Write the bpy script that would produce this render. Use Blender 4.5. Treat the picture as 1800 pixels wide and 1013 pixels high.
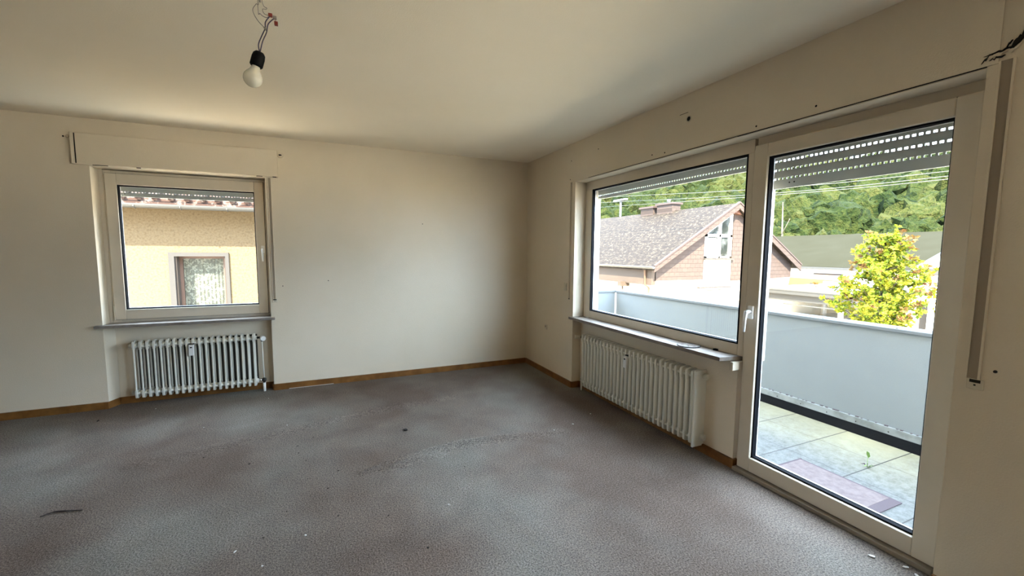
import bpy, bmesh, math, random
from mathutils import Vector, Matrix, noise
random.seed(7)
PI = math.pi
C = bpy.context.scene.collection
for o in list(bpy.data.objects): bpy.data.objects.remove(o)

# ---------------- camera ----------------
cd = bpy.data.cameras.new('camera'); cam = bpy.data.objects.new('camera', cd); C.objects.link(cam)
r_ = Vector((0.91762591, -0.3973951, 0.00631042)); u_ = Vector((0.03053566, 0.08632273, 0.99579916)); f_ = Vector((0.39627043, 0.91357842, -0.0913467))
CAM = Vector((-2.32354576, -4.68418511, 1.4100777))
cam.matrix_world = Matrix(((r_.x, u_.x, -f_.x, CAM.x), (r_.y, u_.y, -f_.y, CAM.y), (r_.z, u_.z, -f_.z, CAM.z), (0, 0, 0, 1)))
cd.sensor_width = 36; cd.lens = 729.78/1800*36
cd.shift_x = (900-888.47)/1800; cd.shift_y = (509.79-506.5)/1800
cd.clip_start = .02; cd.clip_end = 1000
bpy.context.scene.camera = cam

# ---------------- world, sun, exposure ----------------
sc = bpy.context.scene
sc.view_settings.view_transform = 'Standard'; sc.view_settings.look = 'None'
sc.view_settings.gamma = 1; sc.view_settings.use_curve_mapping = False
sc.view_settings.exposure = 3.55
w = bpy.data.worlds.new('world'); sc.world = w; w.use_nodes = True
bg = w.node_tree.nodes['Background']; bg.inputs[0].default_value = (.60, .75, .96, 1); bg.inputs[1].default_value = 2.3
sd = bpy.data.lights.new('sun', 'SUN'); sd.energy = 6.5; sd.color = (1, .88, .70); sd.angle = math.radians(.6)
sun = bpy.data.objects.new('sun', sd); C.objects.link(sun)
SUNDIR = Vector((.45, .57, -.69)).normalized()           # travel direction of the light
sun.rotation_euler = SUNDIR.to_track_quat('-Z', 'Y').to_euler()
def portal(name, loc, rot, sx, sy):
    l = bpy.data.lights.new(name, 'AREA'); l.shape = 'RECTANGLE'; l.size = sx; l.size_y = sy; l.cycles.is_portal = True
    o = bpy.data.objects.new(name, l); o.location = loc; o.rotation_euler = rot; C.objects.link(o)
portal('daylight_portal', (-3.48, .34, 1.42), (-PI/2, 0, 0), 1.2, 1.3)
portal('daylight_portal', (.34, -2.48, 1.05), (0, PI/2, 0), 2.1, 2.85)
portal('daylight_portal', (.34, -5.85, 1.1), (0, PI/2, 0), 2.1, 1.7)
sc.cycles.max_bounces = 12; sc.cycles.diffuse_bounces = 8; sc.cycles.transparent_max_bounces = 16
sc.cycles.sample_clamp_indirect = 6

# ---------------- materials ----------------
K = 1.0                      # colour scale of what is built next (outdoor colours darkened to suit room exposure)
def sc3(c): return tuple(v*K for v in c)
def mat(name, col, rough=.6, metal=0, spec=.3):
    col = sc3(col)
    m = bpy.data.materials.new(name); m.use_nodes = True
    b = m.node_tree.nodes['Principled BSDF']
    b.inputs['Base Color'].default_value = (*col, 1); b.inputs['Roughness'].default_value = rough
    b.inputs['Metallic'].default_value = metal; b.inputs['Specular IOR Level'].default_value = spec
    return m
def N(m, t, **k):
    n = m.node_tree.nodes.new(t)
    for a, v in k.items():
        if a in n.inputs: n.inputs[a].default_value = v
        else: setattr(n, a, v)
    return n
def L(m, a, b): m.node_tree.links.new(a, b)
def coords(m):
    g = N(m, 'ShaderNodeNewGeometry'); return g.outputs['Position']
def noise_col(m, stops, scale=5, detail=4, rough=.55, vec=None):
    """base colour from a noise driven ramp"""
    n = N(m, 'ShaderNodeTexNoise', Scale=scale, Detail=detail, Roughness=rough); L(m, vec or coords(m), n.inputs['Vector'])
    r = N(m, 'ShaderNodeValToRGB'); L(m, n.outputs[0], r.inputs[0])
    cr = r.color_ramp
    while len(cr.elements) < len(stops): cr.elements.new(.5)
    for e, (p, c) in zip(cr.elements, stops): e.position = p; e.color = (*sc3(c), 1)
    L(m, r.outputs[0], m.node_tree.nodes['Principled BSDF'].inputs['Base Color'])
    return r
def bump(m, scale, strength, dist=.002, detail=3, vec=None):
    n = N(m, 'ShaderNodeTexNoise', Scale=scale, Detail=detail); L(m, vec or coords(m), n.inputs['Vector'])
    b = N(m, 'ShaderNodeBump', Strength=strength, Distance=dist); L(m, n.outputs[0], b.inputs['Height'])
    L(m, b.outputs[0], m.node_tree.nodes['Principled BSDF'].inputs['Normal'])
def mulcol(m, src, fac_src, col):
    """mix src colour towards col by fac_src"""
    x = N(m, 'ShaderNodeMixRGB'); L(m, fac_src, x.inputs[0]); L(m, src, x.inputs[1]); x.inputs[2].default_value = (*col, 1)
    L(m, x.outputs[0], m.node_tree.nodes['Principled BSDF'].inputs['Base Color']); return x.outputs[0]

M = {}
m = M['wall'] = mat('woodchip_wallpaper', (.74, .68, .60), .85, spec=.15)
noise_col(m, [(.3, (.70, .615, .475)), (.7, (.755, .665, .53))], 1.1, 5); bump(m, 150, .5, .003, 4)
M['dim_wall'] = mat('brown_low_bounce_wall', (.22, .15, .09), .6)  # unseen walls get a dark colour to cut bounced light
m = M['ceil'] = mat('ceiling_paint', (.76, .72, .64), .9, spec=.1)
noise_col(m, [(.3, (.80, .72, .58)), (.7, (.845, .77, .64))], .8, 4); bump(m, 140, .25, .003, 4)
m = M['base'] = mat('oak_baseboard', (.30, .14, .04), .45)
noise_col(m, [(.35, (.15, .062, .015)), (.65, (.24, .108, .028))], 9, 5)
m = M['frame'] = mat('aged_white_frame', (.74, .69, .58), .4, spec=.35)
noise_col(m, [(.3, (.60, .53, .42)), (.7, (.68, .61, .50))], 2.5, 4)
M['frame_white'] = mat('white_plastic', (.82, .81, .78), .35)
M['gasket'] = mat('black_rubber', (.006, .006, .008), .8, spec=.1)
M['dark_gap'] = mat('dark_gap', (.02, .017, .012), .9)
M['spacer'] = mat('aluminium_spacer', (.75, .76, .78), .35, .6)
m = M['glass'] = bpy.data.materials.new('window_glass'); m.use_nodes = True
nt = m.node_tree; nt.nodes.remove(nt.nodes['Principled BSDF'])
tr = N(m, 'ShaderNodeBsdfTransparent'); tr.inputs[0].default_value = (.95, .97, .96, 1)
gl = N(m, 'ShaderNodeBsdfGlossy', Roughness=.0); lw = N(m, 'ShaderNodeLayerWeight', Blend=.5); mx = N(m, 'ShaderNodeMixShader')
pw = N(m, 'ShaderNodeMath'); pw.operation = 'POWER'; L(m, lw.outputs['Facing'], pw.inputs[0]); pw.inputs[1].default_value = 4.5
fr = N(m, 'ShaderNodeMath'); fr.operation = 'MULTIPLY_ADD'; L(m, pw.outputs[0], fr.inputs[0]); fr.inputs[1].default_value = .9; fr.inputs[2].default_value = .02
L(m, fr.outputs[0], mx.inputs[0]); L(m, tr.outputs[0], mx.inputs[1]); L(m, gl.outputs[0], mx.inputs[2]); L(m, mx.outputs[0], nt.nodes['Material Output'].inputs[0])
m = M['marble'] = mat('marble_sill', (.5, .46, .42), .5, spec=.2)
noise_col(m, [(.3, (.19, .150, .118)), (.55, (.25, .215, .185)), (.75, (.30, .275, .25))], 14, 6)
m = M['radiator'] = mat('radiator_enamel', (.70, .68, .60), .35, spec=.45)
M['chrome'] = mat('chrome', (.7, .7, .7), .2, 1)
M['brass_dark'] = mat('dark_valve', (.05, .045, .04), .4, .5)
M['black'] = mat('black_plastic', (.004, .004, .004), .7, spec=.08)
M['slat'] = mat('grey_shutter_slat', (.36, .375, .36), .5)
M['strap'] = mat('woven_strap', (.33, .27, .20), .9)
M['aged_plastic'] = mat('yellowed_plastic', (.62, .56, .44), .4)
M['alu'] = mat('aluminium_cap', (.11, .115, .12), .8, .0, spec=.1)
# carpet
m = M['carpet'] = mat('cut_pile_carpet', (.2, .18, .17), .97, spec=.05)
pos = coords(m)
r1 = noise_col(m, [(.38, (.138, .104, .084)), (.5, (.172, .143, .121)), (.61, (.206, .190, .164))], .8, 3, .5, pos)
n2 = N(m, 'ShaderNodeTexNoise', Scale=2.7, Detail=5, Roughness=.6, Distortion=.8); L(m, pos, n2.inputs['Vector'])
n3 = N(m, 'ShaderNodeTexNoise', Scale=125, Detail=3, Roughness=.75); L(m, pos, n3.inputs['Vector'])
def overlay(m, a, b, fac, blend='OVERLAY'):
    x = N(m, 'ShaderNodeMixRGB'); x.blend_type = blend; x.inputs[0].default_value = fac; L(m, a, x.inputs[1]); L(m, b, x.inputs[2]); return x.outputs[0]
c1 = overlay(m, r1.outputs[0], n2.outputs[0], .3)
mr = N(m, 'ShaderNodeMapRange'); mr.inputs[1].default_value = .3; mr.inputs[2].default_value = .7; L(m, n3.outputs[0], mr.inputs[0])
c2 = overlay(m, c1, mr.outputs[0], .75)
L(m, c2, m.node_tree.nodes['Principled BSDF'].inputs['Base Color'])
bn = N(m, 'ShaderNodeBump', Strength=1.0, Distance=.006); L(m, n3.outputs[0], bn.inputs['Height'])
L(m, bn.outputs[0], m.node_tree.nodes['Principled BSDF'].inputs['Normal'])
# balcony
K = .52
m = M['parapet'] = mat('parapet_paint', (.56, .60, .62), .8, spec=.2)
noise_col(m, [(.3, (.28, .30, .31)), (.7, (.31, .33, .335))], 1.6, 5); bump(m, 120, .3, .002)
M['flashing'] = mat('dirty_flashing', (.40, .42, .41), .7); noise_col(M['flashing'], [(.3, (.22, .23, .22)), (.6, (.40, .42, .42))], 9, 6)
m = M['black_base'] = mat('bitumen_upstand', (.010, .011, .014), .9, spec=.05)
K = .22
m = M['slab'] = mat('terrazzo_slabs', (.5, .48, .42), .7)
pos = coords(m)
ra = noise_col(m, [(.38, (.15, .148, .125)), (.48, (.27, .265, .24)), (.6, (.37, .365, .34))], 26, 9, .8, pos)
na = N(m, 'ShaderNodeTexNoise', Scale=2.2, Detail=5); L(m, pos, na.inputs['Vector'])
sp = N(m, 'ShaderNodeSeparateXYZ'); L(m, pos, sp.inputs[0])
ms = N(m, 'ShaderNodeMapRange'); ms.inputs[1].default_value = .75; ms.inputs[2].default_value = 1.6; L(m, sp.outputs[0], ms.inputs[0])   # algae stains grow along the parapet
mm = N(m, 'ShaderNodeMath'); mm.operation = 'MULTIPLY'; L(m, ms.outputs[0], mm.inputs[0]); L(m, na.outputs[0], mm.inputs[1])
cc = mulcol(m, ra.outputs[0], mm.outputs[0], (.30, .26, .145))
def joint_mask(m, comp, step, off, wdt):
    a = N(m, 'ShaderNodeMath'); a.operation = 'ADD'; L(m, comp, a.inputs[0]); a.inputs[1].default_value = off
    b = N(m, 'ShaderNodeMath'); b.operation = 'PINGPONG'; L(m, a.outputs[0], b.inputs[0]); b.inputs[1].default_value = step/2
    c = N(m, 'ShaderNodeMath'); c.operation = 'LESS_THAN'; L(m, b.outputs[0], c.inputs[0]); c.inputs[1].default_value = wdt
    return c.outputs[0]
j1 = joint_mask(m, sp.outputs[1], .40, 10.41, .0035); j2 = joint_mask(m, sp.outputs[0], .385, 9.26-.0, .0018)
jm = N(m, 'ShaderNodeMath'); jm.operation = 'MAXIMUM'; L(m, j1, jm.inputs[0]); L(m, j2, jm.inputs[1])
mulcol(m, cc, jm.outputs[0], (.014, .012, .009))
K = 1
m = M['mat'] = mat('doormat', (.14, .105, .10), .95); noise_col(m, [(.3, (.070, .051, .050)), (.7, (.100, .077, .074))], 30, 4)
M['mat_edge'] = mat('doormat_edge', (.045, .032, .036), .9)
# outside
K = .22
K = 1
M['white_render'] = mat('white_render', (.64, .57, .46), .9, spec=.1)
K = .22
m = M['render_white_outer'] = M['white_render']
m = M['yellow_render'] = mat('yellow_roughcast', (.40, .30, .18), .95, spec=.05)
noise_col(m, [(.36, (.27, .195, .11)), (.46, (.37, .275, .165)), (.7, (.46, .35, .215))], 28, 6, .7); bump(m, 40, .5, .01)
M['taupe'] = mat('taupe_board', (0.132, 0.110, 0.094), .8)
def brick_mat(name, c1, c2, mort, w_, h_, ax):
    m = mat(name, c1, .85, spec=.1); c1, c2, mort = sc3(c1), sc3(c2), sc3(mort); p = coords(m); s = N(m, 'ShaderNodeSeparateXYZ'); L(m, p, s.inputs[0])
    c = N(m, 'ShaderNodeCombineXYZ'); L(m, s.outputs[ax], c.inputs[0]); L(m, s.outputs[2], c.inputs[1])
    b = N(m, 'ShaderNodeTexBrick'); L(m, c.outputs[0], b.inputs['Vector'])
    b.inputs['Color1'].default_value = (*c1, 1); b.inputs['Color2'].default_value = (*c2, 1); b.inputs['Mortar'].default_value = (*mort, 1)
    b.inputs['Scale'].default_value = 1; b.inputs['Brick Width'].default_value = w_; b.inputs['Row Height'].default_value = h_; b.inputs['Mortar Size'].default_value = .012
    return m, b
m, b = brick_mat('slate_shingle_siding', (.21, .155, .132), (.19, .138, .12), (.12, .088, .076), .3, .19, 0)
L(m, b.outputs[0], m.node_tree.nodes['Principled BSDF'].inputs['Base Color']); M['siding'] = m
def roof_mat(name, c1, c2, mort, lichen, row=.15):
    m, b = brick_mat(name, c1, c2, mort, .3, row, 1)
    n = N(m, 'ShaderNodeTexNoise', Scale=8, Detail=8, Roughness=.8); L(m, coords(m), n.inputs['Vector'])
    r = N(m, 'ShaderNodeValToRGB'); r.color_ramp.elements[0].position = .52; r.color_ramp.elements[1].position = .78; L(m, n.outputs[0], r.inputs[0])
    mulcol(m, b.outputs[0], r.outputs[0], lichen); return m
M['roof'] = roof_mat('lichened_roof_tiles', (0.066, 0.047, 0.036), (0.054, 0.038, 0.030), (0.038, 0.027, 0.022), (0.120, 0.098, 0.068))
M['roof_red'] = roof_mat('red_roof_tiles', (0.165, 0.094, 0.072), (0.138, 0.077, 0.061), (0.066, 0.039, 0.033), (0.198, 0.165, 0.143))
M['hall_roof'] = mat('grey_green_bitumen_roof', (0.110, 0.118, 0.102), 1.0, spec=0)
noise_col(M['hall_roof'], [(.3, (.074, .072, .050)), (.7, (.084, .083, .060))], .6, 3)
M['fascia'] = mat('brown_fascia', (.14, .085, .07), .7)
M['tan_board'] = mat('tan_boards', (0.187, 0.127, 0.088), .8)
noise_col(M['tan_board'], [(.3, (0.165, 0.110, 0.077)), (.7, (0.209, 0.146, 0.105))], 2, 4)
M['gutter'] = mat('zinc_gutter', (0.220, 0.220, 0.215), .5, .3)
M['copper'] = mat('copper_pipe', (.33, .19, .12), .6)
M['out_glass'] = mat('dark_window_pane', (0.055, 0.061, 0.055), .1, spec=.8)
noise_col(M['out_glass'], [(.42, (0.039, 0.044, 0.041)), (.6, (0.187, 0.198, 0.198))], 2.3, 4)
M['orange_wood'] = mat('orange_wood_soffit', (0.248, 0.088, 0.039), .7)
M['grey_fascia'] = mat('grey_metal_fascia', (0.121, 0.121, 0.118), .6)
M['yellow_awning'] = mat('pale_yellow_awning', (0.286, 0.248, 0.110), .8)
K = 1
M['bounce_ground'] = mat('pale_bounce_ground', (.55, .46, .34), .95); noise_col(M['bounce_ground'], [(.3, (.53, .44, .33)), (.7, (.60, .51, .38))], 1, 6)  # ground colour raised and warmed to bounce sunlight into the room
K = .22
M['car_paint'] = mat('white_car_paint', (.6, .62, .64), .15, spec=.6)
M['trunk'] = mat('bark', (.10, .085, .065), .95)
M['pale_trunk'] = mat('pale_bark', (0.209, 0.182, 0.132), .95)
M['cable'] = mat('overhead_cable', (0.264, 0.259, 0.231), .6)
def leaf_mat(name, a, b, c, scale=1.2):
    m = mat(name, a, .7, spec=.2); a, b, c = sc3(a), sc3(b), sc3(c)
    i = N(m, 'ShaderNodeNewGeometry'); r = N(m, 'ShaderNodeValToRGB'); L(m, i.outputs['Random Per Island'], r.inputs[0])
    cr = r.color_ramp; cr.elements[0].color = (*a, 1); cr.elements[1].color = (*c, 1); e = cr.elements.new(.5); e.color = (*b, 1)
    L(m, r.outputs[0], m.node_tree.nodes['Principled BSDF'].inputs['Base Color'])
    t = N(m, 'ShaderNodeBsdfTranslucent'); L(m, r.outputs[0], t.inputs[0]); x = N(m, 'ShaderNodeMixShader'); x.inputs[0].default_value = .35
    L(m, m.node_tree.nodes['Principled BSDF'].outputs[0], x.inputs[1]); L(m, t.outputs[0], x.inputs[2]); L(m, x.outputs[0], m.node_tree.nodes['Material Output'].inputs[0])
    return m
K = .33
M['leaf'] = leaf_mat('yellow_green_leaves', (.14, .24, .012), (.34, .40, .02), (.56, .48, .03))
M['leaf_red'] = leaf_mat('reddish_young_leaves', (0.303, 0.121, 0.039), (0.275, 0.165, 0.044), (0.330, 0.193, 0.055))
m = M['forest'] = mat('forest_canopy', (.05, .08, .02), .95, spec=.05)
i = N(m, 'ShaderNodeNewGeometry'); n = N(m, 'ShaderNodeTexNoise', Scale=2.2, Detail=3, Roughness=.7); L(m, i.outputs['Position'], n.inputs['Vector'])
ad = N(m, 'ShaderNodeMath'); ad.operation = 'MULTIPLY_ADD'; L(m, i.outputs['Random Per Island'], ad.inputs[0]); ad.inputs[1].default_value = .38; L(m, n.outputs[0], ad.inputs[2])
r = N(m, 'ShaderNodeValToRGB'); L(m, ad.outputs[0], r.inputs[0]); cr = r.color_ramp
while len(cr.elements) < 4: cr.elements.new(.5)
for e, (p, c) in zip(cr.elements, ((.36, (.007, .016, .005)), (.55, (.022, .037, .009)), (.76, (.046, .060, .014)), (1., (.085, .088, .026)))):
    e.position = p; e.color = (*sc3(c), 1)
L(m, r.outputs[0], m.node_tree.nodes['Principled BSDF'].inputs['Base Color'])
b = N(m, 'ShaderNodeBump', Strength=1, Distance=.6); L(m, n.outputs[0], b.inputs['Height']); L(m, b.outputs[0], m.node_tree.nodes['Principled BSDF'].inputs['Normal'])
M['hill_soil'] = mat('forest_floor', (.035, .05, .018), .95)

K = 1
M['grey_surround'] = mat('grey_window_surround', (.030, .028, .027), .9)
# ---------------- mesh helpers ----------------
class MB:
    def __init__(s): s.b = bmesh.new()
    def box(s, x0, x1, y0, y1, z0, z1):
        x0, x1 = sorted((x0, x1)); y0, y1 = sorted((y0, y1)); z0, z1 = sorted((z0, z1))
        v = [s.b.verts.new((x, y, z)) for z in (z0, z1) for x, y in ((x0, y0), (x1, y0), (x1, y1), (x0, y1))]
        for q in ((3, 2, 1, 0), (4, 5, 6, 7), (0, 1, 5, 4), (1, 2, 6, 5), (2, 3, 7, 6), (3, 0, 4, 7)): s.b.faces.new([v[i] for i in q])
        return s
    def prism(s, pts, d):
        """closed polygon pts (3-D) extruded by vector d"""
        d = Vector(d); a = [s.b.verts.new(p) for p in pts]; c = [s.b.verts.new(Vector(p)+d) for p in pts]
        s.b.faces.new(a); s.b.faces.new(c[::-1]); n = len(pts)
        for i in range(n): s.b.faces.new((a[i], c[i], c[(i+1) % n], a[(i+1) % n]))
        return s
    def tube(s, pts, r, n=8, caps=True):
        pts = [Vector(p) for p in pts]; rs = r if isinstance(r, (list, tuple)) else [r]*len(pts); rings = []
        ref = None
        for i, p in enumerate(pts):
            t = (pts[min(i+1, len(pts)-1)]-pts[max(i-1, 0)]).normalized()
            if ref is None: ref = t.orthogonal().normalized()
            ref = (ref-t*ref.dot(t)).normalized(); q = t.cross(ref)
            rings.append([s.b.verts.new(p+(ref*math.cos(a)+q*math.sin(a))*rs[i]) for a in [2*PI*k/n for k in range(n)]])
        for a, c in zip(rings, rings[1:]):
            for k in range(n):
                f = s.b.faces.new((a[k], a[(k+1) % n], c[(k+1) % n], c[k])); f.smooth = True
        if caps: s.b.faces.new(rings[0][::-1]); s.b.faces.new(rings[-1])
        return s
    def lathe(s, o, axis, prof, n=24):
        """prof = [(radius, distance along axis)]"""
        o = Vector(o); ax = Vector(axis).normalized()
        return s.tube2([o+ax*h for r, h in prof], [r for r, h in prof], ax, n)
    def tube2(s, ps, rs, ax, n):
        ref = ax.orthogonal().normalized(); q = ax.cross(ref); rings = []
        for p, r in zip(ps, rs):
            rings.append([s.b.verts.new(p+(ref*math.cos(a)+q*math.sin(a))*max(r, 1e-4)) for a in [2*PI*k/n for k in range(n)]])
        for a, c in zip(rings, rings[1:]):
            for k in range(n):
                f = s.b.faces.new((a[k], a[(k+1) % n], c[(k+1) % n], c[k])); f.smooth = True
        s.b.faces.new(rings[0][::-1]); s.b.faces.new(rings[-1]); return s
    def quad(s, *p): s.b.faces.new([s.b.verts.new(q) for q in p]); return s
    def build(s, name, m, parent=None, bevel=0, smooth=False):
        me = bpy.data.meshes.new(name); bmesh.ops.recalc_face_normals(s.b, faces=s.b.faces); s.b.to_mesh(me); s.b.free()
        if smooth: me.polygons.foreach_set('use_smooth', [True]*len(me.polygons))
        me.materials.append(M[m]); o = bpy.data.objects.new(name, me); C.objects.link(o)
        if parent is not None:
            o.parent = parent; o.matrix_parent_inverse = Matrix.Translation(parent_world(parent)).inverted()
        if bevel:
            b = o.modifiers.new('bevel', 'BEVEL'); b.width = bevel; b.segments = 2; b.limit_method = 'ANGLE'
        return o
def parent_world(p):
    v = Vector(p.location)
    if p.parent is not None: v = v  # parts are built in world coordinates with zero own offset
    return v if p.parent is None else Vector((0, 0, 0)) + (Vector(p.parent.location) if p.parent else Vector())*0
def tag(o, label=None, cat=None, group=None, kind=None):
    for k, v in (('label', label), ('category', cat), ('group', group), ('kind', kind)):
        if v: o[k] = v
    return o
def empty(name, loc, label=None, cat=None, group=None, kind=None):
    o = bpy.data.objects.new(name, None); C.objects.link(o); o.location = loc; o.empty_display_size = .1
    return tag(o, label, cat, group, kind)
def struct(o, label=None, cat=None): return tag(o, label, cat, None, 'structure')
def box(name, b, m, parent=None, bevel=0): return MB().box(*b).build(name, m, parent, bevel)

# ---------------- room shell ----------------
H = 2.5; XL = -6.4; YF = -6.9; T = .30
AX0, AX1, AZ0, AZ1 = -4.125, -2.835, .715, 2.112       # opening in the back wall
BY0, BY1, BZ1 = -1.075, -3.90, 2.112                    # opening in the right wall
wa = MB()
wa.box(XL-T, AX0, 0, T, 0, H).box(AX1, T, 0, T, 0, H).box(AX0, AX1, 0, T, AZ1, H).box(AX0, AX1, .105, T, 0, AZ0)
wa.prism([(AX0, 0, 0), (AX0+.045, .105, 0), (AX0, .105, 0)], (0, 0, AZ0))
struct(wa.build('wall_back', 'wall'), 'cream wallpapered back wall holding the small square window', 'wall')
wb = MB()
wb.box(0, T, BY0, 0, 0, H).box(0, T, -5.0, BY1, 0, H).box(0, T, YF-T, -6.7, 0, H).box(0, T, -6.7, -5.0, 2.15, H).box(0, T, BY1, BY0, BZ1, H).box(.10, T, -2.875, BY0, 0, .715)
wall_r = struct(wb.build('wall_right', 'wall'), 'cream wallpapered wall with the wide window and balcony door', 'wall')
struct(MB().box(XL-T, XL, YF-T, 0, 0, H).build('wall_left', 'dim_wall'), 'unseen left wall of the room, brown to cut bounced light', 'wall')
struct(MB().box(XL, 0, YF-T, YF, 0, H).build('wall_front', 'dim_wall'), 'unseen wall behind the viewer, brown to cut bounced light', 'wall')
struct(box('ceiling', (XL-T, T, YF-T, T, H, H+.25), 'ceil'), 'off-white papered ceiling', 'ceiling')

# carpet with wrinkles
def wrinkle(x, y):
    h = 0
    for pts, amp, sg in ((((-2.136, -2.00), (-1.953, -1.955), (-1.70, -1.915), (-1.50, -1.885), (-1.24, -1.90), (-.97, -1.93), (-.66, -1.965)), .045, .021),
                         (((-2.0, -2.03), (-1.85, -1.985), (-1.62, -1.975)), .030, .018),
                         (((-3.5, -1.33), (-3.0, -1.22), (-2.5, -1.08), (-1.9, -.93), (-1.2, -.86)), .016, .035)):
        best = 9; bt = 0; n = len(pts)-1
        for i in range(n):
            ax, ay = pts[i]; bx, by = pts[i+1]; dx, dy = bx-ax, by-ay
            t = max(0, min(1, ((x-ax)*dx+(y-ay)*dy)/(dx*dx+dy*dy)))
            d = math.hypot(x-ax-t*dx, y-ay-t*dy)
            if d < best: best = d; bt = (i+t)/n
        if best < sg*4: h += amp*math.exp(-best*best/(2*sg*sg))*math.sin(PI*min(1, max(0, .04+.92*bt)))**.6
    return h
def floor_mesh():
    xs = [XL-.0] + [-4.4+.016*i for i in range(276)] + [.0]; ys = [YF] + [-2.7+.016*i for i in range(150)] + [-2.12+.007*i for i in range(46)] + [-.3, 0]
    xs = sorted(set(round(a, 4) for a in xs)); ys = sorted(set(round(a, 4) for a in ys))
    vs = [(x, y, wrinkle(x, y) if -2.6 < y < -.5 else 0) for y in ys for x in xs]
    nx = len(xs); fs = [(j*nx+i, j*nx+i+1, (j+1)*nx+i+1, (j+1)*nx+i) for j in range(len(ys)-1) for i in range(nx-1)]
    k = len(vs)
    for x0, x1, y0, y1 in ((AX0, AX1, 0, .11), (0, .11, -2.875, BY0), (0, .16, BY1, -2.875)):
        vs += [(x0, y0, 0), (x1, y0, 0), (x1, y1, 0), (x0, y1, 0)]; fs.append((k, k+1, k+2, k+3)); k += 4
    me = bpy.data.meshes.new('floor'); me.from_pydata(vs, [], fs); me.polygons.foreach_set('use_smooth', [True]*len(me.polygons)); me.materials.append(M['carpet'])
    o = bpy.data.objects.new('floor', me); C.objects.link(o); return o
struct(floor_mesh(), 'worn grey-mauve carpet with wrinkles and traffic marks', 'carpet')
struct(box('floor', (XL-T, T, YF-T, T, -.32, -.012), 'white_render'), 'concrete floor slab under the carpet', 'floor')

# baseboards
bt, bh = .014, .062
bb = MB(); bb.box(XL, AX0, -bt, 0, 0, bh).box(AX0+.05, AX1, .105-bt, .105, 0, bh).box(AX1, -bt, -bt, 0, 0, bh)
bb.prism([(AX0, -bt, 0), (AX0+.045, .105-bt, 0), (AX0+.045, .105, 0), (AX0, 0, 0)], (0, 0, bh)); bb.box(AX1-bt, AX1, 0, .105-bt, 0, bh)
struct(bb.build('baseboard_back', 'base'), 'brown wooden baseboard along the back wall and its radiator niche', 'baseboard')
bb = MB(); bb.box(-bt, 0, BY0, -bt, 0, bh).box(.0, .10-bt, BY0-bt, BY0, 0, bh).box(.10-bt, .10, -2.875, BY0-bt, 0, bh).box(.10-bt, .13, -2.875-bt, -2.875, 0, bh)
bb.box(-bt, 0, -5.0, BY1, 0, bh)
struct(bb.build('baseboard_right', 'base'), 'brown wooden baseboard along the window wall and niche', 'baseboard')
struct(MB().box(XL, XL+bt, YF, 0, 0, bh).box(XL, 0, YF, YF+bt, 0, bh).build('baseboard_left', 'base'), 'brown wooden baseboard on the left wall', 'baseboard')

# ---------------- windows ----------------
def ring(mb, ax, a0, a1, z0, z1, w, d0, d1, wt=None, wb_=None, wr=None):
    """rectangular frame; ax 'x' = lies along x (depth y), 'y' = lies along y (depth x)"""
    wt = wt or w; wb_ = wb_ or w; wr = wr or w
    for p in ((a0, a0+w, z0, z1), (a1-wr, a1, z0, z1), (a0+w, a1-wr, z1-wt, z1), (a0+w, a1-wr, z0, z0+wb_)):
        if ax == 'x': mb.box(p[0], p[1], d0, d1, p[2], p[3])
        else: mb.box(d0, d1, p[0], p[1], p[2], p[3])
    return mb
def glazing(parent, ax, a0, a1, z0, z1, d):
    gk = ring(MB(), ax, a0-.001, a1+.001, z0-.001, z1+.001, .010, d-.026, d+.016).build('gasket', 'gasket', parent)
    s = ring(MB(), ax, a0+.010, a1-.010, z0+.010, z1-.010, .003, d+.002, d+.010).build('spacer', 'spacer', parent)
    mb = MB()
    if ax == 'x': mb.box(a0, a1, d-.003, d+.001, z0, z1)
    else: mb.box(d-.003, d+.001, a0, a1, z0, z1)
    mb.build('pane', 'glass', parent); return gk
# window 1 (back wall)
w1 = struct(empty('window_1', (-3.48, .12, .76)), 'small square window in the back wall above the left radiator', 'window')
ring(MB(), 'x', AX0+.03, AX1-.012, .715, 2.105, .06, .135, .20, wb_=.09).box(AX0, AX0+.03, .135, .2, .715, 2.11).box(AX1-.012, AX1, .135, .2, .715, 2.11).build('window_frame', 'frame', w1, .003)
ring(MB(), 'x', -4.078, -2.868, .775, 2.078, .0815, .112, .175, wt=.098, wb_=.09, wr=.079).build('sash', 'frame', w1, .005)
ring(MB(), 'x', -4.081, -2.865, .772, 2.081, .004, .128, .140).build('seam', 'dark_gap', w1)
glazing(w1, 'x', -3.998, -2.946, .865, 1.980, .15)
MB().box(-4.080, -4.068, .118, .136, 1.93, 2.07).build('hinge', 'dark_gap', w1)
MB().tube([(-4.078, .112, .775), (-4.078, .112, .90)], .006).build('hinge', 'aged_plastic', w1)
h = MB(); h.box(-2.905, -2.878, .100, .112, 1.385, 1.455); h.tube([(-2.891, .10, 1.42), (-2.891, .068, 1.42)], .009); h.tube([(-2.891, .068, 1.425), (-2.891, .066, 1.37), (-2.891, .068, 1.30)], [.010, .009, .007]).build('handle', 'frame_white', w1)
MB().box(-4.172, -2.800, -.04, .135, .723, .748).build('window_sill', 'marble', w1, .003)
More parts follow.
